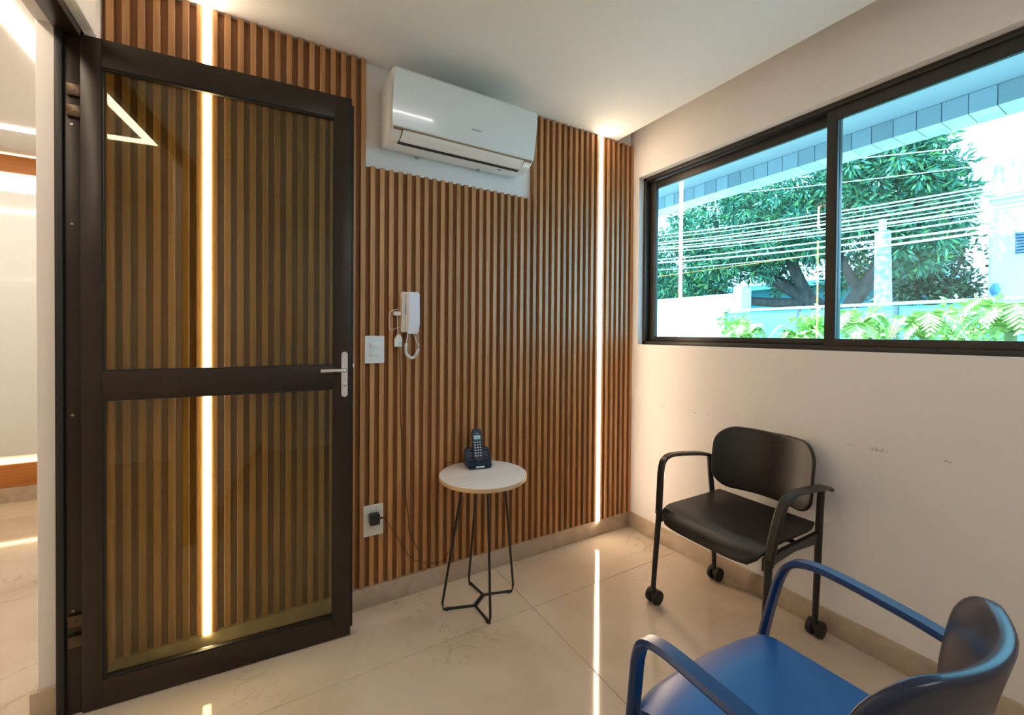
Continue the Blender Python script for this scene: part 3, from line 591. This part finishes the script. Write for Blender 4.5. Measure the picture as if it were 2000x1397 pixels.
# leaves
def leaf_mat(name, c0, c1, c2):
    m = mat(name, c1, .45); b = m.node_tree.nodes['Principled BSDF']; at = nd(m, 'ShaderNodeAttribute'); at.attribute_name = 'tint'
    r = ramp(m, [(0, c0), (.5, c1), (1, c2)]); lk(m, at.outputs['Fac'], r.inputs[0]); lk(m, r.outputs[0], b.inputs['Base Color'])
    b.inputs['Subsurface Weight'].default_value = 0
    return m
MANGO = leaf_mat('mango_leaf', (.014, .085, .06), (.04, .20, .11), (.2, .42, .10)); DARKL = leaf_mat('dark_leaf', (.01, .05, .03), (.02, .09, .05), (.05, .16, .06)); LIMEL = leaf_mat('lime_leaf', (.2, .42, .08), (.45, .66, .14), (.75, .8, .3))
def leaves(name, centres, per, length, width, spread, m, parent, droop=.5, tintb=0.):
    C = np.repeat(np.array(centres, float), per, 0); n = len(C)
    d = RNG.normal(size=(n, 3)); d[:, 2] -= droop; d /= np.linalg.norm(d, axis=1)[:, None]
    base = C+d*spread*RNG.random((n, 1))
    s = np.cross(d, RNG.normal(size=(n, 3))); s /= np.linalg.norm(s, axis=1)[:, None]
    L = length*(.6+.7*RNG.random((n, 1))); Wd = width*(.7+.6*RNG.random((n, 1)))
    nn = np.cross(s, d)
    v = np.stack([base, base+d*L*.45+s*Wd-nn*L*.04, base+d*L-nn*L*.14, base+d*L*.45-s*Wd-nn*L*.04], 1).reshape(-1, 3)
    me = bpy.data.meshes.new(name); me.vertices.add(4*n); me.vertices.foreach_set('co', v.ravel()); me.loops.add(4*n); me.loops.foreach_set('vertex_index', np.arange(4*n)); me.polygons.add(n); me.polygons.foreach_set('loop_start', np.arange(n)*4); me.update(calc_edges=True)
    a = me.attributes.new('tint', 'FLOAT', 'POINT'); a.data.foreach_set('value', np.repeat(np.clip(RNG.normal(.45+tintb, .25, n), 0, 1), 4))
    o = link(name, me, m, parent); o['kind'] = 'stuff'; return o
def blob(c, r, n, shell=.55):
    d = RNG.normal(size=(n, 3)); d /= np.linalg.norm(d, axis=1)[:, None]; return np.array(c)+d*np.array(r)*(shell+(1-shell)*RNG.random((n, 1)))
BARK = noise_mat('bark', [(.3, (.03, .028, .028)), (.7, (.09, .075, .065))], (1, 1, .3), 9, rough=.9)
TX = 11.0
tree = empty('mango_tree', (TX, 3.6, -.05), 'large leafy mango tree filling the view beyond the fence', 'tree')
tube('trunk', smooth_path([(TX, 3.3, -.05), (TX, 3.4, 1.2), (TX-.1, 3.7, 2.0), (TX-.2, 4.6, 2.7), (TX-.3, 5.6, 3.4)], 5), [.30-.009*k for k in range(21)], BARK, tree, 12)
for pts, r in (([(TX, 3.35, 1.0), (TX-.2, 2.9, 2.0), (TX-.2, 2.3, 3.0), (TX, 1.9, 4.2)], .3), ([(TX-.1, 3.8, 2.0), (TX-.4, 4.2, 3.2), (TX-.4, 4.4, 4.6)], .22), ([(TX-.15, 4.0, 2.1), (TX-.6, 5.6, 2.3), (TX-.8, 7.2, 2.9)], .2), ([(TX-.2, 2.7, 2.3), (TX-.5, 3.1, 3.3), (TX-.6, 3.3, 4.4)], .16), ([(TX-.3, 5.0, 3.0), (TX-.7, 6.0, 4.0), (TX-.7, 6.4, 5.0)], .15)):
    q = smooth_path(pts, 5); tube('branch', q, [.75*r*(1-.035*i) for i in range(len(q))], BARK, tree, 10)
cen = []
for c, r, n in (((TX, 2.6, 4.9), (1.6, 1.4, 1.3), 150), ((TX-.2, 4.2, 5.2), (1.9, 1.7, 1.5), 190), ((TX-.3, 6.2, 4.6), (1.8, 1.7, 1.5), 170), ((TX-.3, 8.0, 3.8), (1.5, 1.6, 1.3), 120), ((TX+.2, 1.75, 3.8), (1.1, .8, 1.2), 90), ((TX-1., 5.2, 3.6), (1., 1.6, .8), 90), ((TX-.6, 7.4, 2.7), (1., 1.6, .6), 70), ((TX-.9, 3.4, 4.2), (.9, 1.2, 1.), 70), ((TX+.8, 4.0, 3.2), (1, 2.2, .7), 60), ((TX-.4, 9.4, 3.2), (1, 1, 1), 60), ((TX, 2.3, 5.9), (1.2, .9, .7), 60), ((TX+.2, 1.55, 4.7), (1, .6, 1.2), 90)):
    cen += list(blob(c, r, n))
leaves('foliage', cen, 46, .21, .026, .26, MANGO, tree, .6)
sc = on_x(1826, 590, 14.4); sy_ = sc.y
t2_ = empty('slender_tree', (14.4, sy_, -.05), 'slender dark tree standing beside the white building', 'tree')
tube('trunk', smooth_path([(14.4, sy_, -.05), (14.4, sy_+.05, 1.9), (14.4, sy_-.05, 3.0), (14.4, sy_-.2, 4.8)], 5), [.15-.006*k for k in range(16)], BARK, t2_, 10)
for a, b, c in (((0, 0, 2.2), (-.1, -.45, 3.0), (-.2, -.65, 3.8)), ((0, 0, 2.5), (-.1, .5, 3.2), (-.1, .9, 3.7)), ((0, .05, 2.0), (-.1, .45, 2.5), (-.2, .9, 2.9))):
    tube('branch', [Vector((14.4, sy_, 0))+Vector(q) for q in (a, b, c)], [.06, .045, .02], BARK, t2_, 8)
cen = list(blob((14.4, sy_+.1, 3.5), (.7, .95, 1.4), 150, .3))+list(blob((14.4, sy_+.6, 2.6), (.7, .9, .45), 60, .2))+list(blob((14.4, sy_-.55, 2.5), (.6, .4, .6), 50, .2))
leaves('foliage', cen, 14, .18, .035, .28, DARKL, t2_, .2)
lt = empty('street_tree', (13.5, 12, -.05), 'small distant tree seen at the left edge of the window', 'tree')
tube('trunk', [(13.5, 11.6, -.05), (13.5, 11.6, 3.2)], [.16, .08], BARK, lt, 10); leaves('foliage', list(blob((13.5, 11.6, 3.6), (1.3, 1.3, 1.2), 130)), 20, .25, .035, .25, MANGO, lt, .5, .1)
# palms and shrubs against the fence
def palm(px, py, X, n, L, seed, lab, lift=1.15):
    c = on_x(px, py, X); base = Vector((X, c.y, -.05)); rr = random.Random(seed)
    t = empty('palm', base, lab, 'palm plant', group=None)
    tube('stem', [base, base+Vector((.02, .01, .5)), Vector((X, c.y, c.z-.09))], [.05, .04, .03], mat('palm_stem', (.2, .25, .08), .7) if 'palm_stem' not in bpy.data.materials else bpy.data.materials['palm_stem'], t, 8)
    for k in range(n):
        a = 2*math.pi*(k+rr.random()*.6)/n; d = Vector((math.cos(a), math.sin(a), 0)); l = L*(.8+.4*rr.random()); e = lift*(.6+.6*rr.random())
        o = Vector((X, c.y, c.z-.10)); path = [o+d*(l*s*.62)+Vector((0, 0, l*(e*1.5*s-(.55+e)*s*s))) for s in [i/10 for i in range(11)]]
        V, Fc, tn = [], [], []
        for i in range(1, 11):
            p0 = path[i]; tg = (path[i]-path[i-1]).normalized(); sd_ = tg.cross(Vector((0, 0, 1))).normalized(); ll = l*.30*math.sin(math.pi*(.12+.85*i/11))
            for s_ in (-1, 1):
                for h in (0, .5):
                    b0 = path[i-1].lerp(p0, h+.25); dr = (sd_*s_+tg*.75-Vector((0, 0, .28))).normalized(); w = tg*.011
                    n0 = len(V); V += [b0-w, b0+dr*ll*.5-w*1.1, b0+dr*ll, b0+dr*ll*.5+w*1.1, b0+w]; Fc.append(tuple(range(n0, n0+5))); tn += [rr.random()]*5
        for i in range(10):
            n0 = len(V); w = Vector((0, 0, .006)); V += [path[i]-w, path[i+1]-w, path[i+1]+w, path[i]+w]; Fc.append((n0, n0+1, n0+2, n0+3)); tn += [.7]*4
        me = bpy.data.meshes.new('frond'); me.from_pydata([tuple(v) for v in V], [], Fc); at = me.attributes.new('tint', 'FLOAT', 'POINT'); at.data.foreach_set('value', tn)
        link('frond', me, LIMEL, t)
palm(1455, 652, 2.75, 10, .40, 1, 'low green palm plant at the left pane, nearest the white garden wall')
palm(1560, 656, 2.75, 10, .40, 2, 'low palm plant just left of the window meeting stile')
palm(1672, 632, 2.75, 11, .42, 3, 'pale palm just right of the window meeting stile')
palm(1805, 640, 2.85, 11, .42, 4, 'yellow-green palm arching before the middle of the right pane')
palm(1975, 625, 2.6, 12, .44, 5, 'tall spiky palm at the right edge of the view')
def shrub(px, py, X, r, n, lab):
    c = on_x(px, py, X); t = empty('shrub', (X, c.y, -.05), lab, 'shrub')
    tube('stem', [(X, c.y, -.05), (X, c.y, c.z)], [.02, .012], BARK, t, 6)
    leaves('foliage', list(blob((X, c.y, c.z-.1), r, n, .2)), 9, .07, .022, .08, LIMEL, t, -.2)
shrub(1432, 632, 3.6, (.14, .2, .28), 40, 'sparse light green shrub in front of the white garden wall')
shrub(1588, 628, 3.6, (.16, .24, .28), 50, 'leafy lime shrub left of the window meeting stile')
shrub(1700, 636, 3.6, (.16, .26, .28), 70, 'leafy lime shrub below the utility pole')
shrub(1885, 622, 3.6, (.16, .32, .32), 80, 'leafy lime shrub below the white building')
